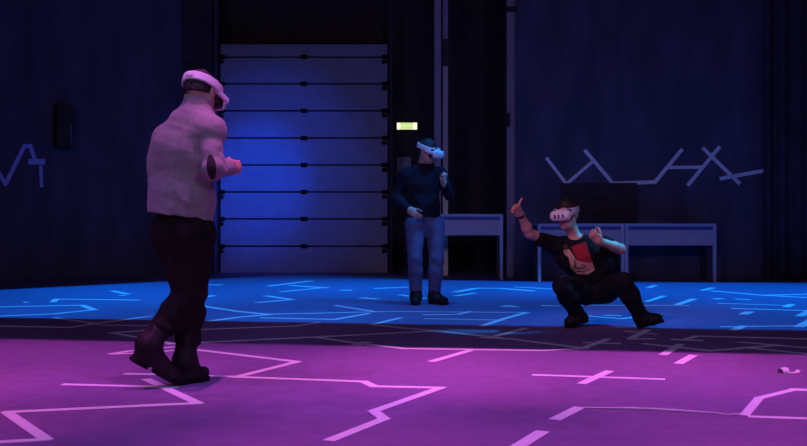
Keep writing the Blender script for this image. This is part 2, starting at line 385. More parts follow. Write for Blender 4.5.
# ------------------------------------------------------------------ lamps out of the frame (modelled housings and blades; a few are added fill)
def stage_light(label, pos, aim, col, watts, cone, blend, cuts, radius, group):
    pos = Vector(pos); aim = Vector(aim); d = (aim - pos).normalized()
    t = empty('stage_light', pos, label, 'stage light', None)
    bm = bmesh.new()
    a, b = pos - d * .32, pos - d * .03
    add_cyl(bm, a, b, .10, .13, 24); obj('lamp_housing', bm, M['lampblack'], t)
    bm = bmesh.new(); add_cyl(bm, pos - d * .035, pos - d * .025, .11, .11, 24); obj('lamp_lens', bm, M['lens'], t)
    bm = bmesh.new()
    add_obox(bm, a.lerp(b, .5) + Vector((-.17, 0, 0)), a.lerp(b, .5) + Vector((-.17, 0, .4)), (0, 1, 0), .02, .03)
    add_obox(bm, a.lerp(b, .5) + Vector((.17, 0, 0)), a.lerp(b, .5) + Vector((.17, 0, .4)), (0, 1, 0), .02, .03)
    add_obox(bm, a.lerp(b, .5) + Vector((-.18, 0, .4)), a.lerp(b, .5) + Vector((.18, 0, .4)), (0, 1, 0), .02, .03)
    add_cyl(bm, a.lerp(b, .5) + Vector((0, 0, .4)), Vector((pos.x, a.lerp(b, .5).y, 7.0)), .015)
    obj('yoke', bm, M['lampblack'], t)
    hgt = .35
    for cname, keep in cuts:
        p1, p2 = CUTS[cname]
        e1 = pos + (p1 - pos) * (hgt / pos.z); e2 = pos + (p2 - pos) * (hgt / pos.z)
        dr = (e2 - e1).normalized(); out = Vector((-dr.y, dr.x, 0)) * (-keep)   # away from the lit side
        if (out.y > 0) != (keep < 0): out = -out
        mid = pos + Vector((0, 0, -hgt)); mid = e1 + dr * (mid - e1).dot(dr)
        bm = bmesh.new(); hw = max(.2, hgt * math.tan(math.radians(cone / 2)) * 1.35); q = [mid - dr * hw, mid + dr * hw]
        vs = [bm.verts.new(v + Vector((0, 0, z))) for z in (0, .004) for v in (q[0], q[1], q[1] + out * hw, q[0] + out * hw)]
        for f in ((0, 1, 2, 3), (4, 5, 6, 7), (0, 1, 5, 4), (1, 2, 6, 5), (2, 3, 7, 6), (3, 0, 4, 7)): bm.faces.new([vs[i] for i in f])
        obj('barn_door', bm, M['lampblack'], t)
    ld = bpy.data.lights.new('lamp_beam', 'SPOT'); ld.color = col; ld.energy = watts; ld.spot_size = math.radians(cone); ld.spot_blend = blend
    ld.shadow_soft_size = radius
    lo = bpy.data.objects.new('lamp_beam', ld); COL.objects.link(lo); lo.parent = t
    lo.rotation_euler = d.to_track_quat('-Z', 'Y').to_euler()
    return t
for l in LAMPS: stage_light(*l, None)
for (lab, pos, aim, col, w, cone, blend, rad) in SOFT_SPOTS: stage_light(lab, pos, aim, col, w, cone, blend, [], rad, None)
for lab, pos, aim, col, w, size in FRONT_WASH:
    pos = Vector(pos); d = (Vector(aim) - pos).normalized()
    t = empty('wash_light', pos, lab, 'stage light')
    q = d.to_track_quat('-Z', 'Y')
    def loc(v): return pos + q @ Vector(v)
    bm = bmesh.new()
    for s in (-1, 1):
        add_obox(bm, loc((s * size * .52, -size * .54, 0)), loc((s * size * .52, size * .54, 0)), d, .04, .10)
        add_obox(bm, loc((-size * .54, s * size * .52, 0)), loc((size * .54, s * size * .52, 0)), d, .04, .10)
    add_obox(bm, loc((0, -size * .54, .06)), loc((0, size * .54, .06)), d, size * 1.08, .02)
    obj('lamp_housing', bm, M['lampblack'], t)
    bm = bmesh.new(); add_cyl(bm, pos - d * .05, Vector((pos.x, pos.y - .2, 7.0)), .02); obj('yoke', bm, M['lampblack'], t)
    ld = bpy.data.lights.new('lamp_beam', 'AREA'); ld.energy = w; ld.color = col; ld.size = size; ld.spread = math.radians(70)
    lo = bpy.data.objects.new('lamp_beam', ld); COL.objects.link(lo); lo.parent = t; lo.rotation_euler = q.to_euler()

# ------------------------------------------------------------------ furniture and fittings
def table(px0, px1, d, ptop, label, depth=.6):
    xa, xb = xd(px0, d), xd(px1, d); H = zd(ptop, d)
    t = empty('table', ((xa + xb) / 2, d + depth / 2, 0), label, 'table')
    bm = bmesh.new(); add_box(bm, (xa, d, H - .038), (xb, d + depth, H), .006); obj('tabletop', bm, M['table'], t)
    bm = bmesh.new(); add_box(bm, (xa + .045, d + .03, H - .085), (xb - .045, d + .05, H - .038)); obj('rail', bm, M['trail'], t)
    bm = bmesh.new(); add_box(bm, (xa + .045, d + .015, H - .31), (xb - .045, d + .03, H - .088), .003); obj('modesty_panel', bm, M['tpanel'], t)
    for x in (xa, xb - .045):
        for y in (d, d + depth - .045):
            bm = bmesh.new(); add_box(bm, (x, y, 0), (x + .045, y + .045, H - .038), .004); obj('leg', bm, M['table'] if y == d else M['lampblack'], t)
    return t
table(412, 503, 14.6, 214, 'taller white-legged table behind the standing man, its grey front board facing out')
table(538, 624.6, 14.2, 223.6, 'white-legged table with grey front board directly behind the crouching man')
table(625.2, 716.5, 14.2, 223.6, 'white-legged table with grey front board, rightmost of the three in the row')

# exit sign and notice on the back wall
EY = 17.05
t = empty('exit_sign', (xd(407, EY), EY, zd(126, EY)), 'small lit pale green exit sign on the black back wall', 'exit sign')
bm = bmesh.new(); add_box(bm, (xd(396.4, EY), EY - .04, zd(130.2, EY)), (xd(417.4, EY), EY + .05, zd(122.4, EY)), .006); obj('sign_box', bm, M['lampblack'], t)
for a, b, m, nm in ((397, 400.2, 'exitwhite', 'pictogram_panel'), (400.2, 413.3, 'exitgreen', 'text_panel'), (413.3, 417, 'exitwhite', 'arrow_panel')):
    bm = bmesh.new(); add_box(bm, (xd(a, EY), EY - .05, zd(129.7, EY)), (xd(b, EY), EY - .038, zd(123, EY))); obj(nm, bm, M[m], t)
for py, a, b in ((124.3, 401, 412.5), (127.6, 401.5, 412.8)):      # two unreadable lines of small dark marks
    bm = bmesh.new(); x = a
    rr = random.Random(int(py))
    while x < b:
        w = rr.uniform(.5, .9); add_box(bm, (xd(x, EY), EY - .053, zd(py + .5, EY)), (xd(x + w, EY), EY - .049, zd(py - .5, EY))); x += w + .45
    obj('text_line', bm, M['exitdark'], t)
bm = bmesh.new(); add_box(bm, (xd(397, EY), EY + .02, zd(178, EY)), (xd(411, EY), EY + .045, zd(157, EY)), .004)
tag(obj('notice', bm, M['paper'], base=(xd(404, EY), EY, zd(178, EY))), 'grey paper notice on the back wall below the exit sign', 'notice')

# loudspeaker box on the left wall
def onleft(px, py, off=0.0):
    """point on the left wall plane seen at px, py"""
    dr = Vector(((px - CX) / FOC, 1, -(py - HZ) / FOC)); c = Vector((0, 0, CAMH))
    k = (WL0 + WLN * off - c).dot(WLN) / dr.dot(WLN); return c + dr * k
def onright(px, py, off=0.0):
    dr = Vector(((px - CX) / FOC, 1, -(py - HZ) / FOC)); c = Vector((0, 0, CAMH))
    k = (RW0 + RWN * off - c).dot(RWN) / dr.dot(RWN); return c + dr * k
a, b = onleft(53, 148), onleft(68.5, 106)
sp = empty('wall_speaker', onleft(60, 148), 'tall black loudspeaker box high on the left wall', 'speaker')
bm = bmesh.new(); c0 = Vector((a.x, a.y, a.z)); c1 = Vector((b.x, b.y, a.z))
add_obox(bm, c0 + WLN * .14, c1 + WLN * .14, (0, 0, 1), .26, b.z - a.z); bmesh.ops.bevel(bm, geom=bm.edges[:], offset=.012, segments=2, affect='EDGES')
obj('speaker_cabinet', bm, M['black'], sp)
bm = bmesh.new(); add_obox(bm, c0.lerp(c1, .06) + WLN * .277 + Vector((0, 0, .03)), c0.lerp(c1, .94) + WLN * .277 + Vector((0, 0, .03)), (0, 0, 1), .014, b.z - a.z - .06)
obj('speaker_grille', bm, M['lampblack'], sp)
bm = bmesh.new(); add_obox(bm, c0.lerp(c1, .85) + WLN * .287 + Vector((0, 0, .05)), c0.lerp(c1, .89) + WLN * .287 + Vector((0, 0, .05)), (0, 0, 1), .008, .28)
obj('speaker_strip', bm, M['steel'], sp)
bm = bmesh.new(); add_obox(bm, c0.lerp(c1, .4) + WLN * .01 + Vector((0, 0, .2)), c0.lerp(c1, .6) + WLN * .01 + Vector((0, 0, .2)), (0, 0, 1), .06, .25)
obj('wall_bracket', bm, M['steel'], sp)
# seam batten of the left wall cloth
a, b = onleft(50.5, 280), onleft(51.5, 280)
bm = bmesh.new(); add_obox(bm, Vector((a.x, a.y, .02)), Vector((b.x, b.y, .02)), (0, 0, 1), .02, 6.9); tag(obj('trim_4', bm, M['drape']), kind='structure')

# pleated curtain at the right end
def pleats(px0, px1, off, amp, n, label):
    a = onright(px0, 260); b = onright(px1, 260); a.z = b.z = 0.03
    bm = bmesh.new(); L = (b - a).length; N = n * 14; rows = []
    rr = random.Random(n)
    ph = [rr.uniform(-.25, .25) for _ in range(N + 1)]
    for side in (0, .012):
        for z in (0.03, 1.5, 3.2, 5.0, 6.9):
            row = []
            for i in range(N + 1):
                u = i / N; w = amp * (math.sin(u * n * 2 * math.pi + .6 * math.sin(u * 11)) * (1 - .25 * z / 7) + .3 * math.sin(u * n * 4.7 + 1))
                p = a.lerp(b, u) + RWN * (off + w + side); row.append(bm.verts.new((p.x, p.y, z)))
            rows.append(row)
    for r in list(range(4)) + list(range(5, 9)):
        for i in range(N): bm.faces.new((rows[r][i], rows[r][i + 1], rows[r + 1][i + 1], rows[r + 1][i]))
    for (r, q) in ((0, 5), (4, 9)):
        for i in range(N): bm.faces.new((rows[r][i], rows[r][i + 1], rows[q][i + 1], rows[q][i]))
    for i in (0, N):
        for r in range(4): bm.faces.new((rows[r][i], rows[r + 1][i], rows[r + 6][i], rows[r + 5][i]))
    o = obj('stage_curtain', bm, M['curtain'], base=(a.x, a.y, 0.03), smooth=True); tag(o, label, 'curtain')
M['curtain'] = mat('dark_curtain', (.07, .058, .08), .95, .05, noise=.25, nscale=4, bump=.1, bscale=60)
pleats(762, 900, .12, .055, 9, 'dark pleated curtain hanging at the right end of the right wall')
# black board on right wall behind the crouching man
a, b = onright(560, 224), onright(637, 183)
bm = bmesh.new(); add_obox(bm, Vector((a.x, a.y, a.z)) + RWN * .012, Vector((b.x, b.y, a.z)) + RWN * .012, (0, 0, 1), .022, b.z - a.z)
tag(obj('wall_board', bm, M['black'], base=(a.x, a.y, a.z)), 'matte black board on the right wall above the middle table', 'board')

# ------------------------------------------------------------------ tape on the walls
def wall_tape(fn, n, pts, label, w=.05, group=None):
    bm = bmesh.new()
    for i in range(len(pts) - 1):
        a, b = fn(*pts[i], .002 + .0006 * i), fn(*pts[i + 1], .002 + .0006 * i)
        add_obox(bm, a, b, n, w, .003, w * .35)
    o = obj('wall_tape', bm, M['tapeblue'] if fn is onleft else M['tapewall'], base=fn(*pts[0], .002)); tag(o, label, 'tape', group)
wall_tape(onleft, WLN, [(-9, 160), (5.5, 184), (24.5, 146), (30.5, 146), (35, 160.5)], 'bent pale tape line forming a peak at the left edge of the left wall', .058)
wall_tape(onleft, WLN, [(30.5, 161.7), (43, 161.7)], 'short level pale tape strip right of the tape peak on the left wall', .085)
wall_tape(onleft, WLN, [(40.6, 166.5), (41.6, 186)], 'thin upright tape strip hanging under the level strip on the left wall', .048)
wall_tape(onright, RWN, [(547, 158.5), (566.5, 184)], 'short slanted wall tape at the left end of the zigzag on the right wall', .048)
wall_tape(onright, RWN, [(566.5, 184), (592, 162)], 'wall tape rising from the bottom of the leftmost V on the right wall', .048)
wall_tape(onright, RWN, [(585.5, 151), (613, 183.5)], 'wall tape falling to the right into the long level strip', .055)
wall_tape(onright, RWN, [(612, 183.5), (655, 182), (681.5, 150)], 'level wall tape that turns up steeply at its right end', .055)
wall_tape(onright, RWN, [(666, 167.5), (702, 167)], 'short level wall tape joining two slanted strips like the bar of an H', .048)
wall_tape(onright, RWN, [(688.5, 184.5), (719, 147.5)], 'wall tape rising to the right, one stroke of the X on the right wall', .055)
wall_tape(onright, RWN, [(703.5, 148.5), (739, 183)], 'wall tape falling to the right, other stroke of the X on the right wall', .055)
wall_tape(onright, RWN, [(721, 178.5), (762, 171)], 'slightly rising wall tape rightmost on the right wall', .055)

# ------------------------------------------------------------------ tape on the floor
def floor_tape(pts, label, w=.05, group=None, z=.001):
    bm = bmesh.new()
    for i in range(len(pts) - 1):
        a, b = fl(*pts[i]), fl(*pts[i + 1])
        a.z = b.z = z + .0004 * (i % 3)
        last = (w * .35 if len(pts) > 2 else 0)
        add_obox(bm, a, b, (0, 0, 1), w, .0015, last)
    p = fl(*pts[0]); p.z = 0
    tag(obj('floor_tape', bm, M['tape'], base=p), label, 'tape', group)
FT = [
 ([(-20, 443.5), (46, 439.5), (7, 412.5), (198, 403.5), (147, 379.5)], 'bent white floor tape in the near left corner reaching under the walking man', .055),
 ([(62, 384.5), (178, 387.5)], 'thin white floor tape left of the walking man\'s raised boot', .05),
 ([(124, 374), (160, 374.6)], 'short thin floor tape just left of the walking man\'s boots', .05),
 ([(112, 354), (130, 351.2), (176, 347)], 'pink-lit floor tape behind the walking man\'s raised heel', .06),
 ([(113, 354.3), (150, 352.8), (176, 350.5)], 'lower strip of the arrow tip behind the walking man\'s raised heel', .05),
 ([(146, 330.5), (112, 332.8), (140, 338), (172, 344)], 'dim arrow-shaped tape left of the walking man\'s knees in the dark strip', .055),
 ([(170, 344), (315, 337.2), (432, 331.3)], 'long dim tape along the dark strip right of the walking man', .055),
 ([(331, 440), (384, 419), (374, 411.5), (441, 388), (374, 386.6), (364, 382), (236, 377.3), (297, 362), (192, 349.5)], 'long zigzag white tape across the middle of the magenta floor', .055),
 ([(206, 376), (262, 378)], 'short tape beside the toe of the walking man\'s front boot', .045),
 ([(316, 337.3), (358, 343.5), (405, 349), (470, 349.8), (545, 350.8), (586, 348.3)], 'long tape running along the edge where the magenta light begins', .055),
 ([(354.5, 345.2), (368, 342)], 'small cross strip on the tape at the edge of the magenta light', .09),
 ([(400, 318), (372, 324.8), (400, 328), (432, 330.5), (510, 339), (583, 348.3), (608, 339.2)], 'long bent tape leaving the blue floor and crossing the dark strip', .055),
 ([(493, 337), (526, 328.3)], 'slanted tape across the edge of the blue light left of the crouching man', .055),
 ([(480, 337.6), (521, 339.6)], 'dim level tape in the dark strip left of the crouching man', .045),
 ([(583, 342.8), (621, 343.8)], 'dim level tape in the dark strip in front of the crouching man', .045),
 ([(431, 361.8), (470, 350.5)], 'slanted pink-lit tape touching the upper edge of the magenta floor', .055),
 ([(532, 375), (665, 379.5)], 'long thin strip of the tape cross on the magenta floor', .05),
 ([(581.5, 384), (610, 371)], 'short wide strip of the tape cross on the magenta floor', .055),
 ([(554.5, 420), (580, 407.3)], 'short wide slanted tape at the left end of the lifted strip', .058),
 ([(513, 450), (543, 431.5)], 'wide slanted tape cut off by the bottom edge of the photo', .062),
 ([(745, 415), (759, 398.4), (793, 390)], 'bent wide tape near the right edge of the magenta floor', .046),
 ([(790, 389.6), (830, 391)], 'wrinkled tape end at the right edge of the magenta floor', .07),
 ([(748, 416.8), (830, 419.6)], 'level tape in the near right corner of the magenta floor', .045),
 ([(645, 344), (710, 351), (778, 345.3)], 'shallow V of dim tape in the dark strip on the right', .055),
 ([(737, 342), (830, 350)], 'upper of two dim tapes running off the right edge of the dark strip', .05),
 ([(748, 348), (830, 356)], 'lower of two dim tapes running off the right edge of the dark strip', .05),
 ([(663, 355), (680.5, 344.3)], 'short wide tape at the start of the magenta light, nearer the crouching man\'s boot', .06),
 ([(678, 364), (693.5, 355.3)], 'short wide pink-lit tape just inside the magenta light on the right', .06),
 ([(671, 339.6), (703, 340.6)], 'short level tape right of the crouching man\'s outstretched boot', .07),
 ([(687, 339.2), (696, 336.3), (830, 339.6)], 'long bluish tape along the dark strip to the right edge', .055),
 ([(630, 338.8), (648, 329.8)], 'bright blue slanted tape in front of the crouching man\'s outstretched boot', .06),
 ([(624, 331), (657, 334.6)], 'thin tape crossing under the bright blue slanted tape', .045),
 ([(627, 339), (655, 339)], 'thin level tape at the near end of the bright blue slanted tape', .045),
 ([(-20, 325.8), (70, 327.5), (97, 323.6), (150, 316.5)], 'dim bent tape at the left end of the dark strip', .06),
 ([(54, 317.6), (97, 324.2)], 'dim tape slanting down across the left end of the dark strip', .055),
 ([(97, 325), (165, 326)], 'faint level tape behind the walking man\'s calf', .04),
 ([(198, 329.6), (297, 326), (318, 322.8)], 'dim tape at the near edge of the blue floor right of the walking man', .055),
 ([(-20, 307.4), (82, 305.4), (94.5, 310), (55, 314), (-20, 317)], 'blue-lit tape loop ending in an arrow tip at the left edge', .07),
 ([(23.5, 302.4), (28.5, 302.2)], 'tiny tape dash on the blue floor near the left edge', .12),
 ([(53, 302.4), (56.5, 299)], 'small square tape mark on the left blue floor', .07),
 ([(57, 299.2), (140, 300.2)], 'thin tape right of the small square mark on the left blue floor', .07),
 ([(112, 291), (129, 294.4)], 'short slanted tape on the far left blue floor', .07),
 ([(119, 295.6), (126, 295.4)], 'tiny tape dash below the slanted tape on the far left blue floor', .09),
 ([(209, 285), (223, 285)], 'short tape at the far edge of the blue floor beside the walking man', .11),
 ([(205, 297), (214, 295.6)], 'tiny tape beside the thigh of the walking man', .09),
 ([(202, 306), (236, 311.3), (269, 314.8), (238, 317.5), (211, 321)], 'blue-lit arrow-shaped tape right of the walking man\'s knee', .07),
 ([(268, 314.4), (330, 313), (382, 311.8)], 'thin long tape leading from the arrow tip towards the standing man', .055),
 ([(262, 318), (335, 319.6), (368, 313.8)], 'tape with an upturned end near the edge of the blue floor', .06),
 ([(266, 296), (292, 299.8), (258, 302.6)], 'small arrow tip of tape in front of the big door', .08),
 ([(268, 286.2), (312, 281)], 'tape close to the foot of the big door, left of centre', .10),
 ([(290, 285.4), (327, 288)], 'tape below the door crossing to the right', .09),
 ([(280, 292), (327, 287.4)], 'thin tape rising to the right in front of the big door', .06),
 ([(335, 305.6), (375, 311.8)], 'slanted tape in front left of the standing man', .06),
 ([(375, 311.6), (525, 312.6)], 'thin long tape in front of the standing man\'s boots', .04),
 ([(361, 298), (378, 299.2)], 'short bright tape left of the standing man\'s boots', .10),
 ([(374, 288.6), (408, 287.2)], 'level tape behind the standing man\'s shins', .09),
 ([(340, 290.2), (352, 290.4)], 'tiny tape dash between the door and the standing man', .09),
 ([(399, 294.8), (426, 298.6)], 'slanted tape passing behind the standing man\'s boots', .08),
 ([(455, 292.2), (476, 288.4)], 'upper of two short rising tapes right of the standing man', .10),
 ([(455, 296.2), (475, 293.2)], 'lower of two short rising tapes right of the standing man', .08),
 ([(479, 288.2), (500, 288.4), (532, 291)], 'bright tape on the far blue floor below the taller table', .10),
 ([(515, 287), (560, 289.5)], 'thin tape on the far blue floor left of the crouching man', .07),
 ([(425, 315), (458, 314.5), (470, 311.8)], 'tape with upturned end in front right of the standing man', .055),
 ([(482, 326.2), (502, 319.6), (527, 312.6)], 'long slanted tape on the blue floor left of the crouching man', .06),
 ([(425, 318.8), (505, 320.4)], 'thin level tape meeting the long slanted tape', .04),
 ([(504, 306.8), (511, 305.4)], 'tiny tape mark between the standing and the crouching man', .10),
 ([(512, 307.2), (519, 306.6)], 'tiny tape mark right beside the other one between the two far men', .08),
 ([(541, 305.8), (560, 306.2)], 'short tape at the crouching man\'s forward knee', .08),
 ([(646, 302), (664, 296)], 'short slanted tape right of the crouching man\'s shin', .07),
 ([(677, 305), (694, 299)], 'slanted tape in front of the rightmost table\'s right leg', .08),
 ([(648, 288), (656, 285.2)], 'short slanted tape under the left end of the rightmost table', .07),
 ([(702, 290.6), (713, 287.8)], 'short slanted tape under the right leg of the rightmost table', .08),
 ([(578, 305.4), (690, 305.6)], 'thin level tape behind the crouching man\'s legs', .05),
 ([(586, 316), (622, 319), (659, 314.4)], 'shallow V of tape between the crouching man\'s feet', .06),
 ([(604, 315.4), (622, 316.2)], 'short tape dash between the crouching man\'s feet', .07),
 ([(712, 291), (765, 295.5), (830, 299)], 'long thin tape on the far right blue floor', .08),
 ([(765, 295.4), (830, 293.6)], 'thin tape branching up on the far right blue floor', .07),
 ([(714, 299.2), (722, 298.6)], 'tiny tape mark on the far right blue floor below the table leg', .11),
 ([(735, 299), (750, 300)], 'tiny level tape right of the tiny mark below the table leg', .08),
 ([(718, 303.4), (785, 305.6)], 'faint thin tape leading to the small square mark on the right', .05),
 ([(734, 308.6), (748, 309), (830, 311.4)], 'thin level tape above the small dash on the right blue floor', .07),
 ([(743, 314.4), (750, 311.8)], 'small slanted dash on the right blue floor', .09),
 ([(786, 307.3), (791.5, 304.3)], 'small square tape mark near the right edge of the blue floor', .08),
 ([(720, 327), (830, 325.6)], 'level tape close to the near edge of the right blue floor', .05),
 ([(733, 330.6), (743.5, 326)], 'small slanted tape crossing the level tape at the near edge of the blue floor', .07),
 ([(799.5, 316.3), (812, 309.6)], 'upper slanted tape at the right edge of the blue floor', .08),
 ([(798.5, 327.3), (814, 319)], 'lower slanted tape at the right edge of the blue floor', .09),
]
for i, (pts, lab, w) in enumerate(FT): floor_tape(pts, lab, w, z=.0005 + .0002 * (i % 5))
# lifted tape edge: a ribbon standing off the floor between the two wide strips
bm = bmesh.new(); pts = [(578, 408.2, .001), (600, 408.6, .004), (630, 410, .012), (660, 411.4, .014), (690, 412.8, .010), (716, 414.4, .006), (728, 415.3, .002), (742, 414.6, .003)]
prev = None
for px, py, hz in pts:
    p = fl(px, py); q = p + Vector((.004, .022, 0))
    r = [bm.verts.new(p + Vector((0, 0, .0008))), bm.verts.new(p + Vector((0, -.004, hz * .6 + .002))), bm.verts.new(p + Vector((0, .012, hz * .8 + .003)))]
    if prev:
        for k in range(2): bm.faces.new((prev[k], r[k], r[k + 1], prev[k + 1]))
    prev = r
bmesh.ops.solidify(bm, geom=bm.faces[:], thickness=.001)
tag(obj('floor_tape', bm, M['tape'], base=fl(578, 408)), 'long floor tape with a lifted, curling edge on the near right floor', 'tape')
# loose curl of tape
bm = bmesh.new()
c = fl(783, 373); ax = Vector((.86, .5, 0)); rl = Vector((-.5, .86, 0))
arc = [c + rl * (.024 * math.cos(a)) + Vector((0, 0, .006 + .024 * math.sin(a))) for a in np.linspace(-.2, 3.4, 13)]
for a, b in zip(arc[:-1], arc[1:]):
    add_obox(bm, a, b, ((a + b) / 2 - c - Vector((0, 0, .006))), .055, .002, .0006)
tl = [c + Vector((.022, -.01, .0015)), c + Vector((.062, .0, .0015)), c + Vector((.085, .006, .003)), c + Vector((.096, .010, .014))]
for a, b in zip(tl[:-1], tl[1:]): add_obox(bm, a, b, (0, 0, 1), .034, .002, .0006)
tag(obj('tape_curl', bm, M['tape'], base=(c.x, c.y, 0)), 'small loose curl of tape lying on the magenta floor at the right', 'tape')

# ------------------------------------------------------------------ people
lerp = lambda a, b, t: A3(a) + (A3(b) - A3(a)) * t
def A3(v): return np.array(v[:] if hasattr(v, 'xyz') else v, float)
def frame(f, up=(0, 0, 1)):
    f = nrm(f); r = nrm(np.cross(f, up)); u = np.cross(r, f); return np.array([r, f, u])   # rows: right, forward, up
def head_prims(s, c, X):
    """head around c (between the ears), X rows right, forward, up"""
    g = lambda x, y, z: c + X[0] * x + X[1] * y + X[2] * z
    s.ell(g(0, -.012, .030), (.074, .094, .088), X, .02)
    s.ell(g(0, .030, -.035), (.058, .064, .075), X, .03)
    s.ell(g(0, .062, -.088), (.026, .024, .020), X, .03)          # chin
    s.cone(g(-.048, .0, -.045), g(-.022, .062, -.085), .022, .018, .03); s.cone(g(.048, .0, -.045), g(.022, .062, -.085), .022, .018, .03)
    s.cone(g(0, .088, .014), g(0, .112, -.024), .009, .013, .012)  # nose
    s.ell(g(-.011, .102, -.026), (.009, .010, .008), X, .008); s.ell(g(.011, .102, -.026), (.009, .010, .008), X, .008)
    s.ell(g(0, .091, -.052), (.024, .010, .006), X, .006); s.ell(g(0, .090, -.064), (.020, .010, .007), X, .006)   # lips
    s.cone(g(-.045, .076, .026), g(.045, .076, .026), .012, .012, .02)   # brow
    s.ell(g(-.032, .074, .006), (.014, .012, .010), X, .008); s.ell(g(.032, .074, .006), (.014, .012, .010), X, .008)   # eyelids
    for sx in (-1, 1):
        s.ell(g(sx * .078, -.008, -.004), (.010, .020, .033), X, .008); s.ell(g(sx * .083, -.016, .004), (.008, .017, .026), X, .006)
def hair_sdf(c, X, low=.03, back=-.05, th=.010):
    g = lambda x, y, z: c + X[0] * x + X[1] * y + X[2] * z
    s = SDF(); s.ell(g(0, -.014, .034), (.078 + th * .4, .098 + th * .6, .090 + th), X, .02)
    s.ell(g(0, -.055, -.02), (.066, .055, .060), X, .03)
    s.clip(g(0, .072, .07), X[1] * .9 - X[2] * .45)
    s.clip(g(0, .012, low), X[1] * .55 - X[2] * .9)
    s.clip(g(0, 0, back), -X[2])
    s.folds(.005, 130, 5); return s
def hand_prims(s, w, d, t, right, curls, thumb, scale=1.0):
    d = nrm(d); t = np.asarray(t, float); t = nrm(t - d * (t @ d)); n = np.cross(t, d) if right else np.cross(d, t); sc = scale
    g = lambda a, b, c: w + (d * a + t * b + n * c) * sc
    s.cone(g(-.02, 0, 0), g(.015, 0, 0), .025 * sc, .026 * sc, .02, 1.15, t)
    s.cone(g(.02, .0, .0), g(.080, 0, .0), .0155 * sc, .0135 * sc, .02, 2.6, t)
    s.ell(g(.035, .024, .012), (.022 * sc, .017 * sc, .016 * sc), np.array([d, t, n]), .015)
    L = [(.040, .024, .019), (.045, .028, .021), (.041, .026, .020), (.032, .019, .017)]
    R = [.0088, .009, .0085, .0076]
    for i in range(4):
        b0 = g(.086 - (.008 if i == 3 else 0) - (.003 if i == 0 else 0), .030 - .020 * i, 0); ang = 0
        for j in range(3):
            ang += math.radians(curls[i][j]); dd = d * math.cos(ang) + n * math.sin(ang)
            b1 = b0 + dd * L[i][j] * sc; s.cone(b0, b1, (R[i] - .0006 * j) * sc, (R[i] - .0006 * (j + 1)) * sc, .005); b0 = b1
    b0 = g(.022, .026, .008)
    for (a, b, c), l, r in zip(thumb, (.042, .032, .026), (.012, .0105, .0095)):
        dd = nrm(d * a + t * b + n * c); b1 = b0 + dd * l * sc; s.cone(b0, b1, r * sc, (r - .001) * sc, .006); b0 = b1
FIST = [(78, 95, 60)] * 4
RELAX = [(22, 30, 20), (28, 34, 22), (34, 38, 24), (40, 42, 26)]
GRIP = [(55, 75, 45)] * 4
TH_UP = [(.85, .45, .15), (.15, 1, .1), (-.05, 1, 0)]
TH_WRAP = [(.5, .55, .6), (.6, .0, .8), (.4, -.6, .6)]
TH_SIDE = [(.7, .6, .3), (.85, .35, .3), (.95, .1, .25)]

def torso_prims(s, J, lat, inf=0.0, k=.05, chest_w=1.42, waist_w=1.40):
    pel, wst, chs, nk = (A3(J[q]) for q in ('pelvis', 'waist', 'chest', 'neck')); lat = nrm(lat)
    s.cone(pel, wst, .108 + inf, .100 + inf, k, waist_w, lat)
    s.cone(wst, chs, .100 + inf, .115 + inf, k, chest_w, lat)
    s.cone(chs, chs + (nk - chs) * .62, .112 + inf, .072 + inf, k, 1.55, lat)
    for sd in 'LR':
        s.cone(chs + (nk - chs) * .55, A3(J['sh' + sd]), .062 + inf, .060 + inf, k)
def arm_prims(s, J, sd, inf=0.0, to=1.0, k=.025, upto=None):
    sh, el, wr = (A3(J[q + sd]) for q in ('sh', 'el', 'wr'))
    if upto is not None:
        s.cone(sh, sh + (el - sh) * upto, .060 + inf, .050 + inf, k); return
    s.cone(sh, el, .054 + inf, .041 + inf, k); m = el + (wr - el) * .3
    s.cone(el, m, .041 + inf, .041 + inf, k); s.cone(m, el + (wr - el) * to, .041 + inf, .028 + inf * 1.05, k)
def leg_prims(s, J, sd, inf=0.0, to=1.0, k=.03, infb=None):
    hp, kn, an = (A3(J[q + sd]) for q in ('hip', 'kn', 'an')); infb = inf if infb is None else infb
    s.cone(hp, kn, .088 + inf, .056 + inf * .9, k); m = kn + (an - kn) * .35
    s.cone(kn, m, .056 + inf * .9, .054 + inf, k); s.cone(m, kn + (an - kn) * to, .054 + inf, .037 + infb, k)
def foot_prims(s, heel, toe, an, k=.03, inf=0.0):
    heel, toe, an = A3(heel), A3(toe), A3(an); v = toe - heel
    s.cone(an, heel + v * .16 + (an - heel) * .45, .034 + inf, .026 + inf, k)
    s.cone(an, heel + v * .50 + (an - heel) * .38, .034 + inf, .026 + inf, k)
    s.cone(heel + v * .50 + (an - heel) * .34, heel + v * .74 + (an - heel) * .28, .026 + inf, .020 + inf, k)
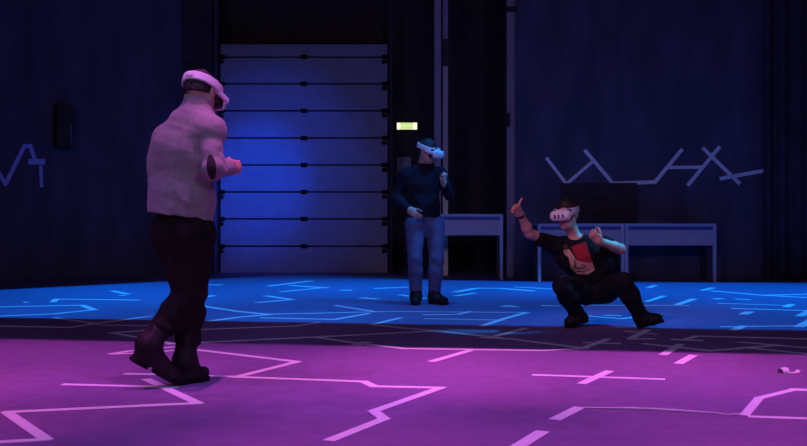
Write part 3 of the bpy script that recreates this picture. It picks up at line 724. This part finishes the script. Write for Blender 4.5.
def boot(parent, heel, toe, an, top, name='boot', inf=.014):
    """laced ankle boot: heel and toe are points on the underside of the sole"""
    heel, toe, an, top = A3(heel), A3(toe), A3(an), A3(top); v = toe - heel; L = np.linalg.norm(v); f = v / L
    upv = an - heel; upv = upv - f * (upv @ f); u = nrm(upv); r = np.cross(f, u)
    g = lambda a, b, c: heel + f * a * L + r * b + u * c
    s = SDF()
    s.cone(top, an, .064, .060, .03)
    s.cone(an, g(.18, 0, .045), .058, .047, .03)
    s.cone(an, g(.52, 0, .056), .050, .044, .04, 1.05, r)
    s.cone(g(.50, 0, .052), g(.85, 0, .044), .043, .038, .03, 1.2, r)
    s.cone(g(.10, 0, .035), g(.5, 0, .032), .034, .032, .03, 1.1, r)
    s.clip(g(0, 0, .022), -u); s.clip(top, top - an); s.folds(.006, 60, 3)
    o = sdf_obj(name, s, .006, M['leather'], parent)
    s = SDF(); s.cone(g(.09, 0, .012), g(.20, 0, .012), .044, .042, .004, 1.0, r)
    s.cone(g(.56, 0, .014), g(.72, 0, .014), .040, .042, .004, 1.1, r); s.cone(g(.72, 0, .014), g(.88, 0, .014), .042, .036, .01, 1.1, r)
    s.clip(g(0, 0, .027), u); s.clip(g(0, 0, 0), -u)
    so = sdf_obj('sole', s, .005, M['sole'], o)
    bm = bmesh.new()
    for i in range(5):
        q = an + (g(.52, 0, .085) - an) * (i / 4 * .9 + .1) + f * (.050 - .006 * i) * (1 if i < 4 else .6)
        c = SDF
        add_cyl(bm, q - r * .024, q + r * .024, .0035, n=8)
    obj('boot_laces', bm, M['lace'], o)
    return o
def headset(label, c, X, tilt=0.0, quest=False, shellmat='plastic', sl=0.0, vh=.050):
    """VR headset on a head whose frame is X around c: visor shell, face pad, strap, sensors"""
    cs, sn = math.cos(tilt), math.sin(tilt)
    f = X[1] * cs - X[2] * sn; u = X[2] * cs + X[1] * sn; Y = np.array([X[0], f, u])
    g = lambda x, y, z: c + X[0] * x + f * y + u * z
    base = Vector(g(0, 0, 0).tolist())
    t = empty('vr_headset', base, label, 'headset')
    s = SDF(); s.rbox(g(0, .142 - sl * .4, .012), (.090 - sl * .5, .034 - sl * .9, vh), Y, .032 - sl * .8)
    s.ell(g(0, .165 - sl * 1.5, .012), (.078, .022, vh - .006), Y, .02); s.clipball(g(0, .10, -.075), .042)
    sdf_obj('visor', s, .005, M[shellmat], t)
    s = SDF(); s.rbox(g(0, .100, .012), (.080, .028, .048), Y, .02); s.clipball(g(0, .095, -.070), .045); sdf_obj('face_pad', s, .005, M['dplastic'], t)
    s = SDF(); s.ring(g(0, -.001, .040), (.094, .126), .021 if not quest else .019, .006, Y)
    s.clip(g(0, .128, 0), f)
    sdf_obj('head_strap', s, .004, M['plastic' if not quest else 'fabstrap'], t)
    s = SDF(); s.rbox(g(0, -.134, .040), (.022, .008, .015), Y, .006); sdf_obj('strap_dial', s, .004, M['plastic'], t)
    for sx in (-1, 1):
        s = SDF(); s.rbox(g(sx * .092, .080, .020), (.007, .055, .017), Y, .006); sdf_obj('strap_arm', s, .004, M['plastic'], t)
    if quest:
        for x in (-.034, 0, .034):
            s = SDF(); s.rbox(g(x, .1825, .008), (.0085, .008, vh * .42), Y, .008); sdf_obj('sensor', s, .003, M['dplastic'], t)
    else:
        for x, z in ((-.06, .04), (.06, .04), (-.06, -.02), (.06, -.02)):
            s = SDF(); s.ell(g(x, .178 - sl * 1.4, z), (.007, .006, .007), Y, .003); sdf_obj('sensor', s, .003, M['dplastic'], t)
    return t
def on_surface(parent_obj, polys, material, name, off=.003, sub=5):
    """flat patch lying on the cloth of parent_obj, its outline given where the photo shows it"""
    me = parent_obj.data; org = origin_of(parent_obj)
    bvh = BVHTree.FromPolygons([v.co + org for v in me.vertices], [tuple(p.vertices) for p in me.polygons])
    bm = bmesh.new()
    for poly in polys:
        vs = [bm.verts.new((x, y, 0)) for x, y in poly]; bm.faces.new(vs)
    bmesh.ops.triangulate(bm, faces=bm.faces[:])
    for _ in range(sub):
        es = [e for e in bm.edges if e.calc_length() > .9]
        if not es: break
        bmesh.ops.subdivide_edges(bm, edges=es, cuts=1); bmesh.ops.triangulate(bm, faces=bm.faces[:])
    c = Vector((0, 0, CAMH)); dead = []
    for v in bm.verts:
        dr = (P(v.co.x, v.co.y, 1.0) - c).normalized(); hit = bvh.ray_cast(c, dr)
        if hit[0] is None: dead.append(v)
        else: v.co = hit[0] - dr * off
    bmesh.ops.delete(bm, geom=dead, context='VERTS')
    bmesh.ops.solidify(bm, geom=bm.faces[:], thickness=.0015)
    return obj(name, bm, material, parent_obj, smooth=True)

# ---- the walking man seen from behind
base = Vector((-1.20, 5.52, 0))
fA = nrm((.50, .86, 0)); rA = nrm((.86, -.50, 0))
hA = nrm((.36, .92, -.20)); HA = frame(hA); cA = A3(P(201, 93.3, 5.50))
JA = dict(pelvis=P(183, 226, 5.50), waist=P(184, 196, 5.49), chest=P(188, 150, 5.48), neck=P(197, 108, 5.47),
          shL=P(174, 139, 5.62), shR=P(210.5, 131, 5.36), elL=P(170, 178, 5.72), elR=P(213.5, 168.5, 5.28),
          wrL=P(196, 176, 5.86), wrR=P(230, 167.5, 5.52),
          hipL=P(171, 234, 5.55), hipR=P(195, 235, 5.44), knL=P(188, 294, 5.52), knR=P(193, 293, 5.56),
          anL=P(150.5, 343, 5.36), anR=P(185, 361, 5.53))
heelR, toeR = fl(178, 384.5), fl(208, 379.5)
heelR = Vector((heelR.x, heelR.y, .0)); toeR = Vector((toeR.x, toeR.y - .03, .0))
toeL = Vector((xd(177, 5.45), 5.45, .002)); heelL = P(131.5, 360.5, 5.33)
s = SDF()
torso_prims(s, JA, rA)
s.cone(JA['neck'], cA + HA[2] * -.04 - HA[1] * .015, .060, .056, .03)
head_prims(s, cA, HA)
for sd in 'LR': arm_prims(s, JA, sd); leg_prims(s, JA, sd)
foot_prims(s, heelL, toeL, JA['anL']); foot_prims(s, heelR, toeR, JA['anR'])
hand_prims(s, A3(JA['wrR']), (.42, .75, .08), (-.1, .0, 1), True, FIST, TH_WRAP)
hand_prims(s, A3(JA['wrL']), (.6, .75, .1), (.1, 0, 1), False, GRIP, TH_SIDE)
pA = sdf_obj('person', s, .0055, M['skinA'], None, base)
tag(pA, 'person walking away at left in beige jumper, dark trousers and boots', 'person')
sdf_obj('hair', hair_sdf(cA, HA, .022, -.012, .005), .005, M['hair'], pA)
s = SDF(); torso_prims(s, JA, rA, .028, .05, 1.34, 1.30)
s.cone(A3(JA['pelvis']) + np.array((-.012, 0, .02)), A3(JA['waist']) + np.array((-.01, 0, 0)), .130, .132, .05, 1.28, rA)
for sd in 'LR':
    sh, el, wr = (A3(JA[q + sd]) for q in ('sh', 'el', 'wr'))
    s.cone(sh, el, .064, .057, .014); s.cone(el, el + (wr - el) * .94, .057, .044, .02)
s.cone(P(168, 140, 5.58), P(165.5, 165, 5.58), .080, .088, .05); s.cone(P(165.5, 160, 5.58), P(164.8, 208, 5.56), .088, .088, .05)
s.cone(A3(JA['neck']) + np.array((0, 0, -.03)), A3(JA['neck']) + np.array((0, .0, .045)), .085, .070, .04)
hemA = A3(P(184, 217.5, 5.5))
s.clip(hemA, (-.16, -.06, -1)); s.clip(A3(P(199, 99.5, 5.47)), (.2, .1, 1))
s.folds(.013, 24, 7, A3(P(190, 195, 5.4)), .30); s.folds(.012, 50, 17, A3(P(188, 205, 5.4)), .2); s.folds(.012, 42, 9, A3(JA['elR']), .20); s.folds(.008, 26, 11, A3(P(180, 150, 5.4)), .3); s.folds(.003, 60, 2)
jA = sdf_obj('jumper', s, .006, M['jumper'], pA)
s = SDF(); s.cone(A3(JA['pelvis']) + np.array((-.012, 0, .02)), A3(JA['waist']) + np.array((-.01, 0, 0)), .136, .134, .05, 1.28, rA)
s.clip(hemA, (-.16, -.06, -1)); s.clip(A3(P(184, 208.5, 5.5)), (.16, .06, 1)); s.folds(.006, 30, 4)
sdf_obj('hem_band', s, .006, M['jumper_rib'], jA)
wr, el = A3(JA['wrR']), A3(JA['elR']); s = SDF(); s.cone(el + (wr - el) * .86, el + (wr - el) * 1.0, .047, .040, .01); s.clip(el + (wr - el) * 1.0, wr - el)
sdf_obj('cuff', s, .005, M['jumper_rib'], jA)
wr, el = A3(JA['wrL']), A3(JA['elL']); s = SDF(); s.cone(el + (wr - el) * .86, el + (wr - el) * 1.0, .047, .040, .01); s.clip(el + (wr - el) * 1.0, wr - el)
sdf_obj('cuff', s, .005, M['jumper_rib'], jA)
s = SDF(); nk = A3(JA['neck']); s.cone(nk + np.array((0, 0, -.01)), nk + np.array((0, 0, .06)), .083, .070, .02)
s.clip(A3(P(199, 98.2, 5.47)), (.2, .1, 1)); s.clip(nk + np.array((0, 0, -.012)), (0, 0, -1)); sdf_obj('collar', s, .005, M['jumper_rib'], jA)
ep = [(211.5 + 4.6 * math.cos(a) + 2.4 * math.sin(a) * .5, 167 + 12.5 * math.sin(a)) for a in np.linspace(0, 2 * math.pi, 20, endpoint=False)]
tag(on_surface(jA, [ep], M['patch'], 'elbow_patch', .005), 'dark oval patch on the right elbow')
s = SDF(); s.cone(JA['pelvis'], A3(JA['pelvis']) + np.array((0, 0, .07)), .116, .112, .05, 1.36, rA)
s.cone(JA['hipL'], JA['hipR'], .10, .10, .05)
leg_prims(s, JA, 'L', .020, .66, .04, .034); leg_prims(s, JA, 'R', .020, .66, .04, .034)
for i, q in enumerate(('knL', 'knR')): s.folds(.020, 34, 20 + i, A3(JA[q]), .26)
s.folds(.008, 40, 25, A3(JA['hipL']), .3); s.folds(.022, 45, 26, lerp(JA['anL'], JA['knL'], .4), .2); s.folds(.022, 45, 27, lerp(JA['anR'], JA['knR'], .4), .2)
trA = sdf_obj('trousers', s, .006, M['trousersA'], pA)
boot(pA, heelL, toeL, lerp(JA['anL'], heelL, .12), lerp(JA['anL'], JA['knL'], .44))
boot(pA, heelR, toeR, JA['anR'], lerp(JA['anR'], JA['knR'], .42))
headset('white VR headset with halo strap worn by the walking man in beige', cA, HA, .22, sl=.02, vh=.042)

# ---- the standing man in front of the black opening
base = Vector((xd(426, 10.57), 10.57, 0))
fB = nrm((.30, -.95, 0)); rB = nrm((-.95, -.30, 0))
hB = nrm((.80, -.58, -.30)); HB = frame(hB); cB = A3(P(427.5, 151.6, 10.52))
JB = dict(pelvis=P(424, 219, 10.6), waist=P(423.5, 203, 10.6), chest=P(422, 183, 10.6), neck=P(423, 166, 10.58),
          shR=P(405, 175, 10.56), shL=P(440, 174, 10.62), elR=P(395.5, 198, 10.56), elL=P(449, 195, 10.52),
          wrR=P(409.5, 209.5, 10.36), wrL=P(444, 183, 10.30),
          hipR=P(415, 225, 10.58), hipL=P(434.5, 225, 10.62), knR=P(415, 259, 10.52), knL=P(436.5, 259, 10.56),
          anR=P(416, 296, 10.57), anL=P(434, 296, 10.58))
s = SDF(); torso_prims(s, JB, rB); s.cone(JB['neck'], cB + HB[2] * -.05 - HB[1] * .02, .058, .054, .03); head_prims(s, cB, HB)
for sd in 'LR': arm_prims(s, JB, sd); leg_prims(s, JB, sd)
hR = Vector((xd(416.5, 10.62), 10.66, 0)); tR = Vector((xd(415.5, 10.45), 10.39, 0)); hL = Vector((xd(431, 10.6), 10.62, 0)); tL = Vector((xd(447, 10.5), 10.47, 0))
foot_prims(s, hR, tR, JB['anR']); foot_prims(s, hL, tL, JB['anL'])
hand_prims(s, A3(JB['wrR']), (.70, -.35, -.62), (.5, -.1, .5), True, RELAX, TH_SIDE)
hand_prims(s, A3(JB['wrL']), (-.25, -.3, .9), (-.6, -.6, -.2), False, GRIP, TH_WRAP)
pB = sdf_obj('person', s, .006, M['skinB'], None, base)
tag(pB, 'person standing by the black opening in dark jumper and blue-grey jeans', 'person')
sdf_obj('hair', hair_sdf(cB, HB, .005, -.06, .014), .006, M['hair'], pB)
s = SDF(); torso_prims(s, JB, rB, .020, .05, 1.36, 1.40)
for sd in 'LR': arm_prims(s, JB, sd, .012, .93)
s.cone(A3(JB['neck']) + np.array((0, 0, -.04)), A3(JB['neck']) + np.array((0, 0, .01)), .085, .072, .04)
s.clip(A3(P(424, 217.5, 10.6)), (0, 0, -1)); s.clip(A3(P(424, 164.5, 10.55)), (.0, .35, 1))
s.folds(.010, 30, 31, A3(P(424, 205, 10.5)), .3); s.folds(.009, 45, 32, A3(JB['elR']), .2); s.folds(.009, 45, 33, A3(JB['elL']), .2)
jB = sdf_obj('jumper', s, .007, M['navyknit'], pB)
s = SDF(); s.cone(JB['pelvis'], A3(JB['pelvis']) + np.array((0, 0, .05)), .112, .108, .05, 1.38, rB); s.cone(JB['hipL'], JB['hipR'], .098, .098, .05)
leg_prims(s, JB, 'L', .020, .80, .035, .030); leg_prims(s, JB, 'R', .020, .80, .035, .030)
s.clip(A3(P(424, 213, 10.6)), (0, 0, 1))
for i, q in enumerate(('knL', 'knR', 'hipL', 'hipR')): s.folds(.010, 42, 40 + i, A3(JB[q]), .24)
sdf_obj('jeans', s, .007, M['jeans'], pB)
boot(pB, hR, tR, JB['anR'], lerp(JB['anR'], JB['knR'], .36)); boot(pB, hL, tL, JB['anL'], lerp(JB['anL'], JB['knL'], .36))
headset('white VR headset worn by the standing man looking down', cB, HB, .06, sl=.01, vh=.043)

# ---- the crouching man with one arm stretched out
base = Vector((xd(600, 8.45), 8.45, 0))
fC = nrm((-.22, -.96, 0)); rC = nrm((-.96, .22, -.06))
hC = nrm((-.50, -.86, -.10)); HC = frame(hC, (-.10, 0, 1)); cC = A3(P(567.0, 215.2, 8.36))
JC = dict(pelvis=P(594, 287, 8.52), waist=P(590, 271, 8.47), chest=P(580, 254, 8.42), neck=P(575, 238, 8.40),
          shR=P(552.5, 244, 8.42), shL=P(600, 243, 8.42), elR=P(529.5, 233, 8.26), elL=P(620.5, 249, 8.28),
          wrR=P(519.5, 213, 8.12), wrL=P(599.5, 241, 8.10),
          hipR=P(585, 291, 8.52), hipL=P(605, 290, 8.50), knR=P(563, 286, 8.14), knL=P(623, 282, 8.14),
          anR=P(577, 315, 8.36), anL=P(642, 319, 8.27))
tR = fl(568, 327.5); tR = Vector((tR.x - .02, tR.y - .04, 0)); hR = P(585, 321, 8.46)
hL = Vector((xd(641, 8.26), 8.27, .0)); tL = P(663, 322.5, 8.22)
s = SDF(); torso_prims(s, JC, rC); s.cone(JC['neck'], cC + HC[2] * -.05 - HC[1] * .02, .054, .052, .03); head_prims(s, cC, HC)
for sd in 'LR': arm_prims(s, JC, sd); leg_prims(s, JC, sd)
foot_prims(s, hR, tR, JC['anR']); foot_prims(s, hL, tL, JC['anL'])
hand_prims(s, A3(JC['wrR']), (-.62, -.50, .42), (.12, -.1, 1.0), True, FIST, TH_UP)
hand_prims(s, A3(JC['wrL']), (-.75, -.35, .55), (-.2, -.5, .6), False, FIST, TH_WRAP)
pC = sdf_obj('person', s, .005, M['skinC'], None, base)
tag(pC, 'person crouching at right in black printed T-shirt, one fist raised', 'person')
sdf_obj('hair', hair_sdf(cC, HC, .012, -.05, .016), .005, M['hair'], pC)
s = SDF(); torso_prims(s, JC, rC, .022, .05, 1.34, 1.38)
for sd in 'LR': arm_prims(s, JC, sd, .016, upto=.58)
sl = lerp(JC['shL'], JC['elL'], .5); s.cone(JC['shL'], sl + np.array((0, 0, -.05)), .062, .050, .03)
s.clip(A3(P(592, 281, 8.5)), (.35, 0, -1)); s.clipball(A3(JC['neck']) + np.array((-.01, -.055, .055)), .075)
s.clip(A3(JC['neck']) + np.array((0, 0, .015)), (0, .3, 1))
s.folds(.012, 34, 51, A3(JC['waist']), .28); s.folds(.010, 40, 52, A3(JC['shL']), .2); s.folds(.008, 40, 53, A3(JC['shR']), .2)
tC = sdf_obj('t_shirt', s, .006, M['tshirt'], pC)
on_surface(tC, [[(571, 247), (585.5, 241.3), (594.5, 269), (588, 266), (581, 262), (577, 260)]], M['printred'], 'shirt_print', .004)
on_surface(tC, [[(563.5, 250.5), (569, 249), (572, 253), (576, 260), (583, 262.5), (592.5, 263), (595, 270), (588, 274.5), (577, 274), (571, 268), (568.5, 257), (564.5, 254.5)]], M['printskin'], 'shirt_print', .0055)
on_surface(tC, [[(563, 245), (566.5, 244), (569, 248.6), (564, 250.3)]], M['printdark'], 'shirt_print', .0055)
on_surface(tC, [[(573, 266), (580, 268.2), (586, 266), (586.3, 266.8), (580, 269.3), (573, 267)], [(577, 271), (583, 271.2), (590, 269), (590, 269.8), (583, 272.2), (577, 272)], [(574, 260.5), (575, 260), (576, 266), (575, 266.4)]], M['printdark'], 'shirt_print', .0075)
s = SDF(); s.cone(JC['pelvis'], A3(JC['pelvis']) + (A3(JC['waist']) - A3(JC['pelvis'])) * .5, .120, .112, .05, 1.36, rC); s.cone(JC['hipL'], JC['hipR'], .108, .108, .05)
leg_prims(s, JC, 'L', .022, .93, .04, .020); leg_prims(s, JC, 'R', .024, .93, .04, .020)
for i, q in enumerate(('knL', 'knR', 'hipL', 'hipR', 'anL')): s.folds(.010, 42, 60 + i, A3(JC[q]), .22)
sdf_obj('trousers', s, .006, M['trousersC'], pC)
boot(pC, hR, tR, lerp(JC['anR'], hR, .1), lerp(JC['anR'], JC['knR'], .22)); boot(pC, hL, tL, JC['anL'], lerp(JC['anL'], JC['knL'], .20))
wr, el = A3(JC['wrR']), A3(JC['elR']); d = nrm(wr - el); s = SDF(); s.cone(wr - d * .035, wr - d * .015, .034, .034, .01); s.clip(wr - d * .012, d); s.clip(wr - d * .038, -d)
sdf_obj('wristband', s, .004, M['dplastic'], pC)
headset('white VR headset with three dark front sensors worn by the crouching man', cC, HC, .0, True, vh=.043)
